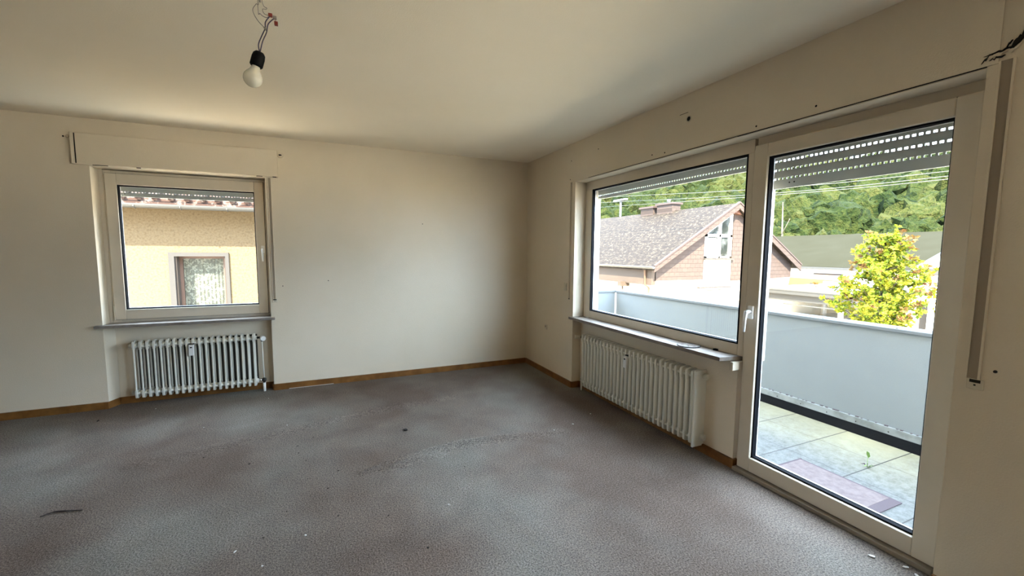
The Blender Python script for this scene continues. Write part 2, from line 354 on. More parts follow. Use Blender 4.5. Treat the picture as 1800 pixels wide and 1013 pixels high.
# window 2 (fixed, right wall) and door
w2 = struct(empty('window_2', (.14, -2.0, .76)), 'wide fixed window in the right wall looking out over the balcony', 'window')
fx0, fx1 = .125, .195
MB().box(fx0, fx1, -2.885, -1.076, 2.028, 2.112).box(fx0, fx1, -1.19, -1.076, .714, 2.028).box(fx0, fx1, -2.845, -1.19, .714, .822).box(fx0, fx1, -2.885, -2.845, .714, 2.028).build('window_frame', 'frame', w2, .003)
glazing(w2, 'y', -2.846, -1.190, .822, 2.028, .15)
sl = MB(); sl.prism([(-.035, -1.045, .722), (-.035, -2.845, .722), (.125, -2.885, .722), (.125, -1.075, .722), (.0, -1.075, .722), (0, -1.045, .722)], (0, 0, .026)); sl.build('window_sill', 'marble', w2, .003)
MB().box(.02, .125, -2.900, -2.877, .668, .722).build('sill_bracket', 'frame', w2, .002)
d1 = struct(empty('door_1', (.14, -3.39, .03)), 'tall glazed balcony door beside the wide window', 'door')
MB().box(fx0, fx1, -3.92, -2.905, 2.045, 2.112).box(fx0, fx1, -2.93, -2.885, .0, 2.045).box(fx0, fx1, -3.95, -3.85, 0, 2.045).box(fx0-.0, fx1, -3.85, -2.93, 0, .035).build('door_frame', 'frame', d1, .003)
ring(MB(), 'y', -3.868, -2.905, .030, 2.062, .082, .100, .165, wt=.078, wb_=.090, wr=.081).build('sash', 'frame', d1, .005)
ring(MB(), 'y', -3.871, -2.902, .027, 2.065, .004, .116, .130).build('seam', 'dark_gap', d1)
glazing(d1, 'y', -3.787, -2.985, .120, 1.985, .145)
h = MB(); h.box(.086, .100, -2.962, -2.930, 1.005, 1.085); h.tube([(.09, -2.946, 1.05), (.045, -2.946, 1.05)], .011); h.tube([(.045, -2.950, 1.055), (.043, -2.944, 1.0), (.047, -2.940, .925)], [.012, .010, .008]).build('handle', 'frame_white', d1, 0)
M['threshold'] = mat('worn_threshold', (.26, .22, .17), .6)
MB().box(.075, .125, -3.87, -2.89, 0, .024).build('threshold', 'threshold', d1, .003)
# added glazed door, unseen behind the camera, brings in extra daylight
d2 = struct(empty('added_daylight_door', (.14, -5.85, 0)), 'added unseen glazed door behind the viewer, lets in extra daylight', 'door')
ring(MB(), 'y', -6.7, -5.0, 0, 2.15, .09, .12, .19).box(.12, .19, -5.89, -5.81, .09, 2.06).build('door_frame', 'frame', d2, .003)
MB().box(.152, .156, -6.61, -5.89, .09, 2.06).build('pane', 'glass', d2); MB().box(.152, .156, -5.81, -5.09, .09, 2.06).build('pane', 'glass', d2)

# ---------------- roller shutters ----------------
def shutter(ax, a0, a1, d, top, ztop_rows, bottom, label, pitch=.025, dots=()):
    t = empty('roller_shutter', ((a0+a1)/2, d, bottom) if ax == 'x' else (d, (a0+a1)/2, bottom), label, 'roller shutter')
    th = .008
    def bx(mb, p0, p1, z0, z1, e=0):
        if ax == 'x': mb.box(p0, p1, d-th/2+e, d+th/2-e, z0, z1)
        else: mb.box(d-th/2+e, d+th/2-e, p0, p1, z0, z1)
    rows = sorted(ztop_rows); edges = []
    lo = bottom+.0; mb = MB()
    hh = .0058                                           # half height of a light slot
    prev = rows[0]+hh
    for r in rows[1:]+[top]:
        z1 = r-hh if r != top else top
        # each slat is slightly bulged: three stacked strips
        zs = [prev, prev+(z1-prev)*.2, prev+(z1-prev)*.8, z1]; 
        out = [0, .004, .004, 0]
        for a, b, e in zip(zs, zs[1:], (0, -.002, 0)): bx(mb, a0, a1, a, b, e)
        prev = r+hh
    for r in rows:
        p = a0
        while p < a1:
            bx(mb, p, min(p+pitch*.38, a1), r-hh, r+hh, .001); p += pitch
    mb.build('slat_curtain', 'slat', t)
    mb = MB(); bx(mb, a0, a1, bottom, rows[0]-hh, -.003); mb.build('bottom_rail', 'slat', t, .001)
    for c in dots:
        for k in (0, .028):
            q = c+k; z = (bottom+rows[0])/2+.001
            if ax == 'x': MB().lathe((q, d-th/2-.004, z), (0, 1, 0), [(.0045, 0), (.0045, .004)], 10).build('screw', 'black', t)
            else: MB().lathe((d-th/2-.004, q, z), (1, 0, 0), [(.0045, 0), (.0045, .004)], 10).build('screw', 'black', t)
    return t
shutter('x', -4.07, -2.86, .235, 2.11, [1.932], 1.893, 'grey roller shutter just showing at the top of the small square window', dots=(-4.01,))
shutter('y', -2.885, -1.09, .235, 2.11, [1.978], 1.944, 'grey roller shutter lowered a single slat over the wide fixed window', dots=(-1.20, -2.80))
shutter('y', -3.87, -2.91, .235, 2.11, [1.862, 1.915, 1.968], 1.802, 'grey roller shutter lowered four slats over the balcony door', dots=(-3.07,))
# guide rails belong to the outer frames
MB().box(-4.095, -4.06, .20, .265, .75, 2.11).build('shutter_guide', 'frame_white', w1); MB().box(-2.875, -2.84, .20, .265, .75, 2.11).build('shutter_guide', 'frame_white', w1)
MB().box(.20, .265, -1.135, -1.085, .72, 2.11).build('shutter_guide', 'frame_white', w2)
MB().box(.20, .265, -2.935, -2.875, .72, 2.11).build('shutter_guide', 'frame_white', w2)
MB().box(.20, .265, -3.90, -3.83, .0, 2.11).build('shutter_guide', 'frame_white', d1)

# shutter boxes (inspection covers)
t = empty('shutter_box', (-3.45, 0, 2.115), 'cream painted shutter box cover standing proud above the small window', 'shutter box')
MB().box(-4.225, -2.722, -.032, 0, 2.116, 2.372).build('casing', 'wall', t, .003)
MB().box(-4.19, -2.728, -.036, -.032, 2.120, 2.366).build('cover', 'wall', t, .001)
MB().box(-4.198, -4.1905, -.0345, -.032, 2.122, 2.366).build('gap', 'dark_gap', t)
for q in ((-4.09, -3.99, 2.1125, 2.1165), (-3.80, -3.77, 2.112, 2.118), (-2.90, -2.85, 2.1125, 2.118), (-2.765, -2.733, 2.112, 2.120)):
    MB().box(q[0], q[1], -.037, -.03, q[2], q[3]).build('crack', 'dark_gap', t)
t = empty('shutter_box', (0, -2.45, 2.115), 'long flush shutter box cover above the wide window and balcony door', 'shutter box')
MB().box(-.005, 0, -3.93, -.978, 2.120, 2.372).build('cover', 'wall', t, .001)
MB().box(-.0062, 0, -3.22, -2.86, 2.1155, 2.1195).box(-.0058, 0, -2.86, -1.3, 2.117, 2.1195).box(-.0058, 0, -3.9, -3.22, 2.1165, 2.1195).build('crack', 'dark_gap', t)
MB().box(-.006, 0, -2.47, -2.40, 2.372, 2.3745).build('crack', 'dark_gap', t)
o = MB().lathe((-.005, -2.482, 2.327), (-1, 0, 0), [(.021, 0), (.021, .003), (.015, .003), (.015, .0005)], 24).build('cable_hole', 'aged_plastic', t)
MB().lathe((-.0062, -2.482, 2.327), (-1, 0, 0), [(.0145, 0), (.0145, .0012)], 20).build('hole', 'dark_gap', t)
for y, z in ((-1.0, 2.33), (-.985, 2.147), (-2.14, 2.155), (-2.98, 2.145), (-2.27, 2.145), (-1.45, 2.35), (-3.3, 2.16)):
    MB().lathe((-.005, y, z), (-1, 0, 0), [(.0055, 0), (.004, .002)], 10).build('screw', 'dark_gap', t)
# wallpaper damage near the top right corner of the opening (hangs from the wall)
random.seed(3)
def jag(y0, z0, y1, z1, wmax, n=9):
    top, bot = [], []
    for i in range(n+1):
        k = i/n; y = y0+(y1-y0)*k; z = z0+(z1-z0)*k+random.uniform(-.004, .004); ww = wmax*math.sin(PI*k)*random.uniform(.5, 1)
        top.append((-.008, y, z+ww/2+.0005)); bot.append((-.008, y, z-ww/2-.0005))
    return top+bot[::-1]
mb = MB()
mb.prism(jag(-3.885, 2.135, -3.905, 2.158, .010, 5), (.008, 0, 0)); mb.prism(jag(-3.89, 2.155, -3.96, 2.166, .007), (.008, 0, 0)); mb.prism(jag(-3.905, 2.138, -3.945, 2.143, .007), (.008, 0, 0))
mb.prism(jag(-3.955, 2.160, -3.995, 2.205, .034), (.008, 0, 0)); mb.prism(jag(-3.978, 2.185, -4.015, 2.29, .030), (.008, 0, 0)); mb.prism(jag(-3.945, 2.17, -3.96, 2.19, .006, 5), (.008, 0, 0))
mb.build('torn_wallpaper', 'dark_gap', wall_r)
mb = MB(); mb.prism(jag(-3.90, 2.146, -3.95, 2.156, .012), (.012, 0, 0)); mb.prism(jag(-3.955, 2.148, -3.985, 2.17, .010), (.012, 0, 0)); mb.prism(jag(-3.90, 2.36, -3.955, 2.33, .008), (.006, 0, 0)); mb.build('torn_wallpaper', 'wall', wall_r)

# strap slots
def strap(name_lbl, ax, a0, a1, z0, z1, plate, extra=None):
    t = empty('shutter_strap', (a0, 0, z0) if ax == 'x' else (0, a0, z0), name_lbl, 'shutter strap')
    def B(p0, p1, z0, z1, d0, d1):
        return MB().box(p0, p1, -d1, -d0, z0, z1) if ax == 'x' else MB().box(-d1, -d0, p0, p1, z0, z1)
    B(a0, a1, z0, z1, .0, .004).build('strap', 'strap', t)
    rail = (a1-a0)*.25
    B(a0-rail, a0, z0, z1, 0, .009).build('guide_strip', 'wall', t, .001); B(a1, a1+rail, z0, z1, 0, .009).build('guide_strip', 'wall', t, .001)
    B(plate[0], plate[1], plate[2], plate[3], 0, .007).build('winder_plate', 'aged_plastic', t, .002)
    c0, c1 = plate[0]+(plate[1]-plate[0])*.18, plate[1]-(plate[1]-plate[0])*.18; zz = plate[3]-(plate[3]-plate[2])*.12
    B(c0, c1, plate[3]-.014, plate[3]-.002, .005, .0085).build('slot', 'dark_gap', t)
    m_ = (c0+c1)/2
    B(m_-.003, m_+.003, (plate[2]+plate[3])/2-.006, (plate[2]+plate[3])/2, .005, .0082).build('screw', 'dark_gap', t)
    return t
strap('narrow shutter strap beside the small square window', 'x', -2.808, -2.788, .925, 2.108, (-2.818, -2.772, .893, .93))
strap('brown shutter strap in the corner side of the wide window', 'y', -1.012, -.998, .935, 2.115, (-1.016, -.994, .92, .936))
strap('wide brown shutter strap on the wall right of the balcony door', 'y', -3.967, -3.938, .925, 2.125, (-3.985, -3.938, .885, .926))

# ---------------- radiators ----------------
def section_mesh(depth, z0, z1, pitch, rr, wd=.0095):
    """one steel column section, local: x = along, y = depth (0 front .. depth), z"""
    mb = MB()
    ys = [rr+.002, depth*.37, depth*.63, depth-rr-.002] if rr > .01 else [rr+.002, depth-rr-.002]
    for y in ys:
        pr = []
        for z, r in ((z0+.028, .008), (z0+.07, rr), (z1-.07, rr), (z1-.028, .008)): pr.append((z, r))
        mb.tube([(0, y, z) for z, r in pr], [r for z, r in pr], 10)
    # heads: rounded slabs, pointed towards the floor / domed at the top
    def head(zc, up):
        pts = []
        k = 10
        for i in range(k+1):
            a = PI*i/k; y = depth/2-math.cos(a)*depth/2; z = zc+up*(.022+.026*math.sin(a)**.5)
            pts.append((y, z))
        pts = [(0, zc-up*.03)]+pts+[(depth, zc-up*.03)]
        mb.prism([(-wd, y, z) for y, z in pts], (wd*2, 0, 0))
        mb.lathe((-pitch/2, depth*.5, zc), (1, 0, 0), [(.019, 0), (.024, pitch*.25), (.024, pitch*.75), (.019, pitch)], 14)
        mb.lathe((-pitch/2, depth*.22, zc), (1, 0, 0), [(.010, 0), (.014, pitch*.3), (.014, pitch*.7), (.010, pitch)], 10)
    head(z1-.05, 1); head(z0+.05, -1)
    return mb
def copy_to(o, parent, loc):
    c = o.copy(); C.objects.link(c); c.parent = parent; c.location = loc; return c
def radiator(label, ax, a_start, n, pitch, front, depth, z0, z1, plug_side, meter_i, rr=.0115):
    root = empty('radiator', (a_start, front, 0) if ax == 'x' else (front, a_start, 0), label, 'radiator')
    if ax == 'y': root.rotation_euler = (0, 0, -PI/2)
    bpy.context.view_layer.update()
    def P(mb, name, m, bevel=0, parent=root):
        o = mb.build(name, m, None, bevel); o.parent = parent; return o
    sec = P(section_mesh(depth, z0, z1, pitch, rr, min(.0095, rr)), 'radiator_section', 'radiator', .002); sec.location = (pitch/2, 0, 0)
    for i in range(1, n): copy_to(sec, root, (pitch*(i+.5), 0, 0))
    Lx = n*pitch
    mx = meter_i*pitch
    mt = P(MB().box(mx-.019, mx+.019, -.022, -.001, z1-.165, z1-.065), 'heat_meter', 'frame_white', .003)
    P(MB().box(mx-.008, mx+.009, -.0235, -.021, z1-.094, z1-.084), 'display', 'black', parent=mt)
    P(MB().box(mx-.019, mx+.019, -.002, .02, z1-.065, z1-.055), 'meter_bracket', 'dark_gap')
    return root, Lx, P
# left radiator: front towards -y, root at its left end
RZ0, RZ1 = .068, .598
ra, La, P = radiator('white ribbed column radiator in the niche below the small square window', 'x', -3.94, 20, .0486, -.045, .09, RZ0, RZ1, 'l', 9.3, .0086)
P(MB().lathe((-.022, .05, RZ1-.05), (1, 0, 0), [(.012, 0), (.022, .003), (.022, .022)], 6), 'plug', 'radiator')
P(MB().lathe((-.022, .05, RZ0+.05), (1, 0, 0), [(.012, 0), (.022, .003), (.022, .022)], 6), 'plug', 'radiator')
vx = La
M['back_board'] = mat('dark_backing_board', (.045, .038, .027), .9)  # dark board behind the ribs, fills the gaps between them
P(MB().box(.005, La-.01, .118, .149, RZ0+.02, RZ1-.03), 'dark_backing', 'back_board')
P(MB().tube([(vx, .05, RZ1-.05), (vx+.05, .05, RZ1-.05)], .011).tube([(vx+.042, .05, RZ1-.05), (vx+.042, .05, RZ1-.09)], .009), 'valve', 'brass_dark')
P(MB().lathe((vx+.045, .05, RZ1-.05), (.25, -1, 0), [(.013, 0), (.018, .012), (.024, .03), (.025, .07), (.021, .078)], 20), 'thermostat_head', 'frame_white')
P(MB().tube([(vx+.042, .05, RZ1-.08), (vx+.047, .05, .14)], .0065), 'pipe', 'radiator')
P(MB().tube([(vx, .05, RZ0+.05), (vx+.03, .05, RZ0+.05)], .013), 'pipe_joint', 'chrome')
P(MB().tube([(vx+.03, .05, RZ0+.05), (vx+.065, .05, RZ0+.05)], .015).tube([(vx+.047, .05, RZ0+.07), (vx+.047, .05, RZ0+.02)], .012), 'valve', 'brass_dark')
P(MB().tube([(vx+.047, .05, .09), (vx+.047, .05, .0)], .013), 'pipe_sleeve', 'frame_white')
rb, Lb, P = radiator('long cream column radiator in the niche beneath the wide window sill', 'y', -1.225, 28, .0502, -.0, .10, .062, .60, 'r', 13.9, .0165)
zt, zb = .55, .112
P(MB().box(Lb-.004, Lb+.012, -.006, .106, .05, .60), 'end_panel', 'radiator', .006)
P(MB().lathe((Lb+.010, .085, zt), (1, 0, 0), [(.024, 0), (.024, .018), (.018, .022)], 8), 'plug', 'radiator')
P(MB().lathe((Lb+.010, .085, zb), (1, 0, 0), [(.024, 0), (.024, .018), (.018, .022)], 8), 'plug', 'radiator')
P(MB().tube([(0, .05, zt), (-.06, .05, zt)], .012), 'valve', 'brass_dark')
P(MB().tube([(-.02, .05, zt), (-.055, .05, zt)], .016), 'pipe_joint', 'chrome')
P(MB().lathe((-.06, .05, zt), (-.6, -1, 0), [(.012, 0), (.013, .02), (.022, .022), (.023, .06), (.019, .066)], 20), 'thermostat_head', 'aged_plastic')
P(MB().tube([(0, .05, zb), (-.045, .05, zb)], .012), 'valve', 'brass_dark')
P(MB().tube([(-.04, .05, zb), (-.04, .05, 0)], .009), 'pipe_sleeve', 'frame_white')

# ---------------- pendant bulb ----------------
t = empty('pendant_lamp', (-2.50, -2.93, 2.5), 'bare frosted bulb in a black socket hanging on loose wires from the ceiling', 'lamp')
A0 = Vector((-2.508, -2.930, 2.5)); S1 = Vector((-2.5105, -2.9475, 2.097)); dirb = (Vector((-2.5385, -2.944, 2.00))-S1).normalized()
MB().lathe(S1+Vector((0, 0, .002)), dirb, [(.005, 0), (.013, .001), (.0185, .008), (.0205, .02), (.0205, .048), (.0175, .052)], 24).build('socket', 'black', t)
bm_ = M['bulb'] = mat('frosted_bulb', (.88, .84, .70), .12, spec=.5); bm_.node_tree.nodes['Principled BSDF'].inputs['Transmission Weight'].default_value = .45
MB().lathe(S1+dirb*.050, dirb, [(.013, 0), (.014, .006), (.017, .014), (.024, .024), (.029, .034), (.030, .043), (.0285, .052), (.024, .061), (.016, .068), (.008, .0715), (.001, .0725)], 28).build('bulb', 'bulb', t)
M['wire_purple'] = mat('violet_black_wire', (.06, .045, .08), .5); M['wire_grey'] = mat('grey_wire', (.25, .22, .19), .6); M['terminal_red'] = mat('red_brown_terminal', (.22, .03, .02), .4)
def smooth_path(p, k=6):
    p = [Vector(q) for q in p]; out = []
    for i in range(len(p)-1):
        a, b, c, d = p[max(i-1, 0)], p[i], p[i+1], p[min(i+2, len(p)-1)]
        for j in range(k):
            s = j/k; out.append(.5*((2*b)+(c-a)*s+(2*a-5*b+4*c-d)*s*s+(3*b-a-3*c+d)*s**3))
    return out+[p[-1]]
J = Vector((-2.4913, -2.9471, 2.182)); R1 = Vector((-2.4725, -2.950, 2.2275)); R2 = Vector((-2.4590, -2.9574, 2.2190))
MB().tube(smooth_path([S1, (-2.514, -2.944, 2.125), (-2.503, -2.945, 2.155), J, (-2.489, -2.946, 2.205), R1]), .0021, 6).build('cable', 'wire_purple', t)
MB().tube(smooth_path([S1, (-2.500, -2.952, 2.135), (-2.487, -2.955, 2.165), (-2.480, -2.956, 2.195), R2]), .0021, 6).build('cable', 'wire_purple', t)
MB().tube(smooth_path([J, (-2.515, -2.937, 2.21), (-2.529, -2.925, 2.245), (-2.518, -2.925, 2.268), (-2.508, -2.93, 2.285), A0]), .0011, 6).build('wire', 'wire_grey', t)
MB().tube(smooth_path([R1, (-2.487, -2.945, 2.220), (-2.505, -2.938, 2.232), (-2.512, -2.932, 2.258), A0]), .0013, 6).build('wire', 'wire_grey', t)
MB().tube(smooth_path([R1, (-2.490, -2.950, 2.228), (-2.497, -2.945, 2.245), (-2.484, -2.935, 2.256), (-2.500, -2.93, 2.29), A0+Vector((.006, 0, 0))]), .0012, 6).build('wire', 'wire_grey', t)
MB().box(R1.x-.007, R1.x+.006, R1.y-.006, R1.y+.006, R1.z-.005, R1.z+.006).build('terminal', 'terminal_red', t, .002)
MB().box(R2.x-.006, R2.x+.006, R2.y-.006, R2.y+.006, R2.z-.005, R2.z+.005).build('terminal', 'wire_grey', t, .002)
MB().box(-2.461, -2.450, -2.966, -2.955, 2.193, 2.205).tube([R2, (-2.4561, -2.9605, 2.203)], .001, 5).build('terminal', 'terminal_red', t, .002)
MB().prism([J+Vector((-.006, -.003, .005)), J+Vector((.003, -.003, .003)), J+Vector((.004, -.003, -.008)), J+Vector((-.003, -.003, -.002))], (0, .006, 0)).build('terminal', 'wire_grey', t)
MB().tube(smooth_path([A0, A0+Vector((0, 0, -.12)), A0+Vector((.002, 0, -.20)), A0+Vector((.003, 0, -.225))]), .0035, 8).build('ceiling_cable', 'wire_grey', t)
MB().lathe(A0, (0, 0, -1), [(.014, 0), (.014, .002)], 16).build('ceiling_hole', 'dark_gap', t)

# ---------------- small wall fittings ----------------
t = empty('wall_outlet', (0, -.515, .55), 'small beige cable outlet low on the right wall near the corner', 'outlet')
MB().box(-.008, 0, -.545, -.49, .520, .575).build('plate', 'aged_plastic', t, .003)
MB().box(-.0095, -.008, -.522, -.512, .545, .565).build('slot', 'dark_gap', t)
t = empty('wall_switch', (0, -.93, 1.045), 'small beige switch plate on the wall just left of the wide window', 'switch')
MB().box(-.008, 0, -.955, -.90, 1.005, 1.085).build('plate', 'aged_plastic', t, .003); MB().box(-.012, -.008, -.945, -.91, 1.02, 1.07).build('rocker', 'aged_plastic', t, .002)
t = empty('curtain_anchor', (-2.695, 0, 2.333), 'broken plaster anchor hole right of the small shutter box', 'wall anchor')
MB().lathe((-2.695, 0, 2.333), (0, -1, 0), [(.026, 0), (.022, .004), (.012, .005), (.010, .003)], 14).build('plug', 'wall', t)
MB().prism([(-2.712, -.006, 2.336), (-2.700, -.006, 2.325), (-2.690, -.006, 2.331), (-2.682, -.006, 2.327), (-2.684, -.006, 2.340), (-2.70, -.006, 2.343)], (0, .003, 0)).build('hole', 'dark_gap', t)
t = empty('curtain_anchor', (-4.27, 0, 2.34), 'filled screw hole left of the small shutter box', 'wall anchor')
MB().lathe((-4.275, 0, 2.338), (0, -1, 0), [(.007, 0), (.005, .002)], 12).build('hole', 'dark_gap', t); MB().lathe((-4.25, 0, 2.34), (0, -1, 0), [(.012, 0), (.006, .003)], 12).build('plug', 'wall', t)
for (x, y, z, lb) in ((-1.31, 0, 1.715, 'tiny nail hole high in the middle of the back wall'), (-2.30, 0, 1.10, 'tiny nail hole on the back wall right of the small window'), (-2.72, 0, 1.055, 'tiny nail hole just right of the left strap winder')):
    tag(MB().lathe((x, y, z), (0, -1, 0), [(.005, 0), (.004, .002)], 10).build('nail_hole', 'dark_gap'), lb, 'nail hole')
tag(MB().lathe((0, -4.01, .968), (-1, 0, 0), [(.006, 0), (.005, .006)], 10).build('screw', 'brass_dark'), 'dark screw in the wall right of the right-hand strap winder', 'screw')

# ---------------- things on the sill ----------------
M['disc'] = mat('patterned_plate', (.55, .53, .52), .3)
noise_col(M['disc'], [(.45, (.30, .27, .24)), (.55, (.27, .24, .21)), (.60, (.07, .035, .02))], 34, 2, .5)
t = empty('trivet', (.045, -2.525, .748), 'round pale trivet with brown flower pattern lying on the marble sill', 'trivet')
MB().lathe((.045, -2.525, .748), (0, 0, 1), [(.072, 0), (.077, .003), (.077, .006), (.073, .007)], 40).build('plate', 'disc', t)
mb = MB().lathe((.045, -2.525, .750), (0, 0, 1), [(.0765, 0), (.0785, .001), (.0785, .004), (.0765, .005)], 40); mb.build('rim', 'grey_fascia', t)
tag(MB().prism([(.095, -2.685, .748), (.117, -2.69, .748), (.113, -2.715, .748), (.10, -2.71, .748)], (0, 0, .012)).build('rubber_stopper', 'black', None, .002), 'small black rubber stopper at the right end of the marble sill', 'stopper')
t0 = tag(MB().prism([(.10, -1.16, .748), (.118, -1.165, .748), (.116, -1.19, .748), (.103, -1.185, .748)], (0, 0, .006)).build('plaster_chip', 'frame_white', None), 'white plaster chip in the far left corner of the marble sill', 'chip')

# ---------------- debris on the carpet ----------------
M['crumb_dark'] = mat('dark_debris', (.025, .02, .016), .9); M['crumb_white'] = mat('white_debris', (.62, .60, .56), .9); M['twig'] = mat('twig', (.055, .04, .035), .9)
random.seed(11)
def crumb(name, x, y, s, m, lb, cat, group=None, el=1.0):
    mb = MB(); a = random.random()*PI; n = 6; pts = []
    for k in range(n):
        q = 2*PI*k/n; rr = s*random.uniform(.6, 1.1); px, py = rr*el*math.cos(q), rr/el*math.sin(q)
        pts.append((x+px*math.cos(a)-py*math.sin(a), y+px*math.sin(a)+py*math.cos(a), wrinkle(x, y)+.0005))
    mb.prism(pts, (0, 0, s*.55)); return tag(mb.build(name, m, None, s*.2), lb, cat, group)
crumb('dry_leaf', -1.782, -1.472, .020, 'crumb_dark', 'crumpled dark dry leaf on the carpet near the middle of the room', 'leaf')
crumb('dry_leaf', -4.079, -.327, .014, 'crumb_dark', 'thin dark leaf scrap on the carpet near the left baseboard', 'leaf', None, 1.8)
tag(MB().tube(smooth_path([(-3.742, -1.815, .004), (-3.70, -1.79, .005), (-3.64, -1.805, .005), (-3.57, -1.825, .004)]), [.003]*6+[.0045]*6+[.003]*7, 6).build('twig', 'twig'), 'thin dark brown twig lying on the carpet at lower left', 'twig')
for x, y in ((-3.124, -1.383), (-2.464, -1.946), (-2.348, -2.109), (-2.556, -2.263), (-2.644, -2.45), (-2.3, -2.408), (-1.523, -2.185), (-2.054, -2.512), (-1.916, -2.835), (-.489, -2.797), (-2.535, -1.56), (-2.446, -1.326), (-2.286, -1.919), (-2.826, -1.599), (-2.548, -1.444), (-2.483, -1.694)):
    crumb('crumb', x, y, random.uniform(.004, .0075), 'crumb_dark', 'tiny dark crumb on the open carpet', 'crumb', 'dark crumbs scattered on the carpet', random.choice((1, 1.3, 1.7)))
for x, y in ((-2.646, -1.008), (-3.252, -.803), (-2.455, -2.512), (-1.732, -2.545), (-.494, -1.878), (-.232, -1.752), (-2.624, -2.66), (-2.86, -.255), (-.703, -1.933), (-3.745, -.17), (-2.753, -2.509)):
    crumb('plaster_crumb', x, y, random.uniform(.004, .007), 'crumb_white', 'tiny white plaster crumb on the open carpet', 'crumb', 'white plaster crumbs scattered on the carpet', random.choice((1, 1.5)))
crumb('paint_chip', -.022, -3.701, .013, 'crumb_white', 'pale paint chip on the carpet in front of the balcony door', 'chip', None, 1.4)
crumb('paint_chip', .040, -3.80, .011, 'crumb_white', 'pale paint chip by the door threshold next to the wall corner', 'chip', None, 1.5)
crumb('paint_chip', .02, -3.845, .012, 'crumb_white', 'outermost pale paint chip, right against the wall corner by the door', 'chip', None, 1.6)
tag(MB().box(-2.70, -2.28, -.020, -.015, .003, .007).build('light_patch_strip', 'crumb_white'), 'short pale strip imitating a patch of light along the back baseboard right of the niche', 'strip')  # pale strip stands in for a bright patch of light on the floor

# ---------------- balcony ----------------
PX = 1.52
struct(MB().box(T, PX+.25, -6.2, .28, -.30, -.02).build('floor', 'slab'), 'pale terrazzo slab floor of the balcony with stained joints', 'balcony floor')
pp = empty('balcony_parapet', (PX, -3, -.02), 'solid pale blue-grey balcony parapet with a metal cap', 'parapet')
MB().box(PX+.02, PX+.16, -6.2, .34, -.30, .835).box(T, PX+.02, .20, .34, -.30, .835).build('parapet_wall', 'parapet', pp)
MB().box(PX-.0, PX+.02, -6.2, .20, .10, .115).box(PX+.002, PX+.02, -6.2, .2, .055, .10).build('flashing', 'flashing', pp)
MB().box(PX-.002, PX+.02, -6.2, .20, -.02, .060).build('bitumen_strip', 'black_base', pp)
MB().box(PX+.005, PX+.175, -6.2, .355, .835, .862).box(T, PX+.005, .185, .355, .835, .862).build('cap_rail', 'alu', pp, .004)
MB().box(PX+.012, PX+.02, .17, .20, .10, .835).build('corner_joint', 'frame_white', pp)
mb = MB()
random.seed(5)
for k in range(60):
    y = -3.5+k*.05+random.uniform(-.02, .02); s = random.uniform(.002, .006)
    mb.box(PX+.008, PX+.02, y, y+s*4, .112, .115+s)
tag(mb.build('dirt_line', 'mat_edge', pp), kind='stuff')
for k in range(12):
    MB().lathe((PX-.0005, -1.6-k*.21, .080), (-1, 0, 0), [(.005, 0), (.004, .002)], 8).build('screw', 'dark_gap', pp)
for y in (-1.35, -2.55, -3.05): MB().lathe((PX+.03, y, .862), (0, 0, 1), [(.008, 0), (.006, .004)], 10).build('bolt', 'dark_gap', pp)
struct(MB().box(XL-T, T, YF-T, T, H+.25, 3.7).build('added_sun_block', 'white_render'), 'added unseen block above the room, shades the balcony from the sun', 'wall')  # unseen block added to keep direct sun off the balcony
t = empty('doormat', (.46, -3.23, -.02), 'worn brownish-pink doormat on the balcony slabs outside the door', 'doormat')
MB().box(.335, .665, -3.46, -2.955, -.02, -.012).build('mat', 'mat', t, .002); MB().box(.335, .68, -3.515, -3.46, -.02, -.014).box(.335, .68, -2.965, -2.955, -.02, -.011).box(.665, .68, -3.46, -2.965, -.02, -.014).build('border', 'mat_edge', t)
M['weed'] = mat('weed', (.12, .20, .05), .8)
t = empty('weed_plant', (1.0, -3.205, -.02), 'small weed with one upright leaf growing from a slab joint', 'weed')
MB().tube([(.98, -3.205, -.02), (.982, -3.20, .02), (.985, -3.20, .055)], [.002, .0015, .001], 5).build('stem', 'weed', t)
MB().prism([(.983, -3.202, .045), (.978, -3.215, .062), (.98, -3.208, .085), (.986, -3.19, .088), (.988, -3.188, .066)], (.001, 0, 0)).build('leaf', 'weed', t)
for a in (.4, 1.7, 2.9, 4.2, 5.3):
    MB().prism([(.98, -3.205, -.018), (.98+.018*math.cos(a), -3.205+.018*math.sin(a), .004), (.98+.036*math.cos(a+.1), -3.205+.036*math.sin(a+.1), -.006), (.98+.02*math.cos(a+.35), -3.205+.02*math.sin(a+.35), -.002)], (0, 0, .001)).build('leaf', 'mat_edge' if a < 2 else 'weed', t)

# ---------------- outside: ground, neighbour house ----------------
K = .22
GZ = -3.2
struct(MB().box(-60, 60, -60, 70, GZ-.5, GZ).build('ground', 'bounce_ground'), 'ground between the houses, paled to bounce sunlight indoors', 'ground')
NY = 5.0
t = empty('neighbour_house', (-4, NY, GZ), 'yellow roughcast house close outside the small square window', 'house')
wx0, wx1, wz0, wz1 = -4.93, -4.11, .10, 1.29
mb = MB(); mb.box(-14, wx0, NY, NY+.4, GZ, 2.25).box(wx1, 3.2, NY, NY+.4, GZ, 2.25).box(wx0, wx1, NY, NY+.4, wz1, 2.25).box(wx0, wx1, NY, NY+.4, GZ, wz0)
mb.box(-14, 3.2, NY+7, NY+7.4, GZ, 2.25).box(-14, -13.6, NY+.4, NY+7, GZ, 2.25).box(2.8, 3.2, NY+.4, NY+7, GZ, 2.25); mb.build('wall', 'yellow_render', t)
mb = MB(); mb.prism([(-14.4, NY-.46, 2.18), (-14.4, NY+3.7, 4.3), (-14.4, NY+8, 2.22), (-14.4, NY+8, 2.34), (-14.4, NY+3.7, 4.45), (-14.4, NY-.46, 2.30)], (18, 0, 0)); mb.build('roof', 'roof_red', t)
mb = MB()
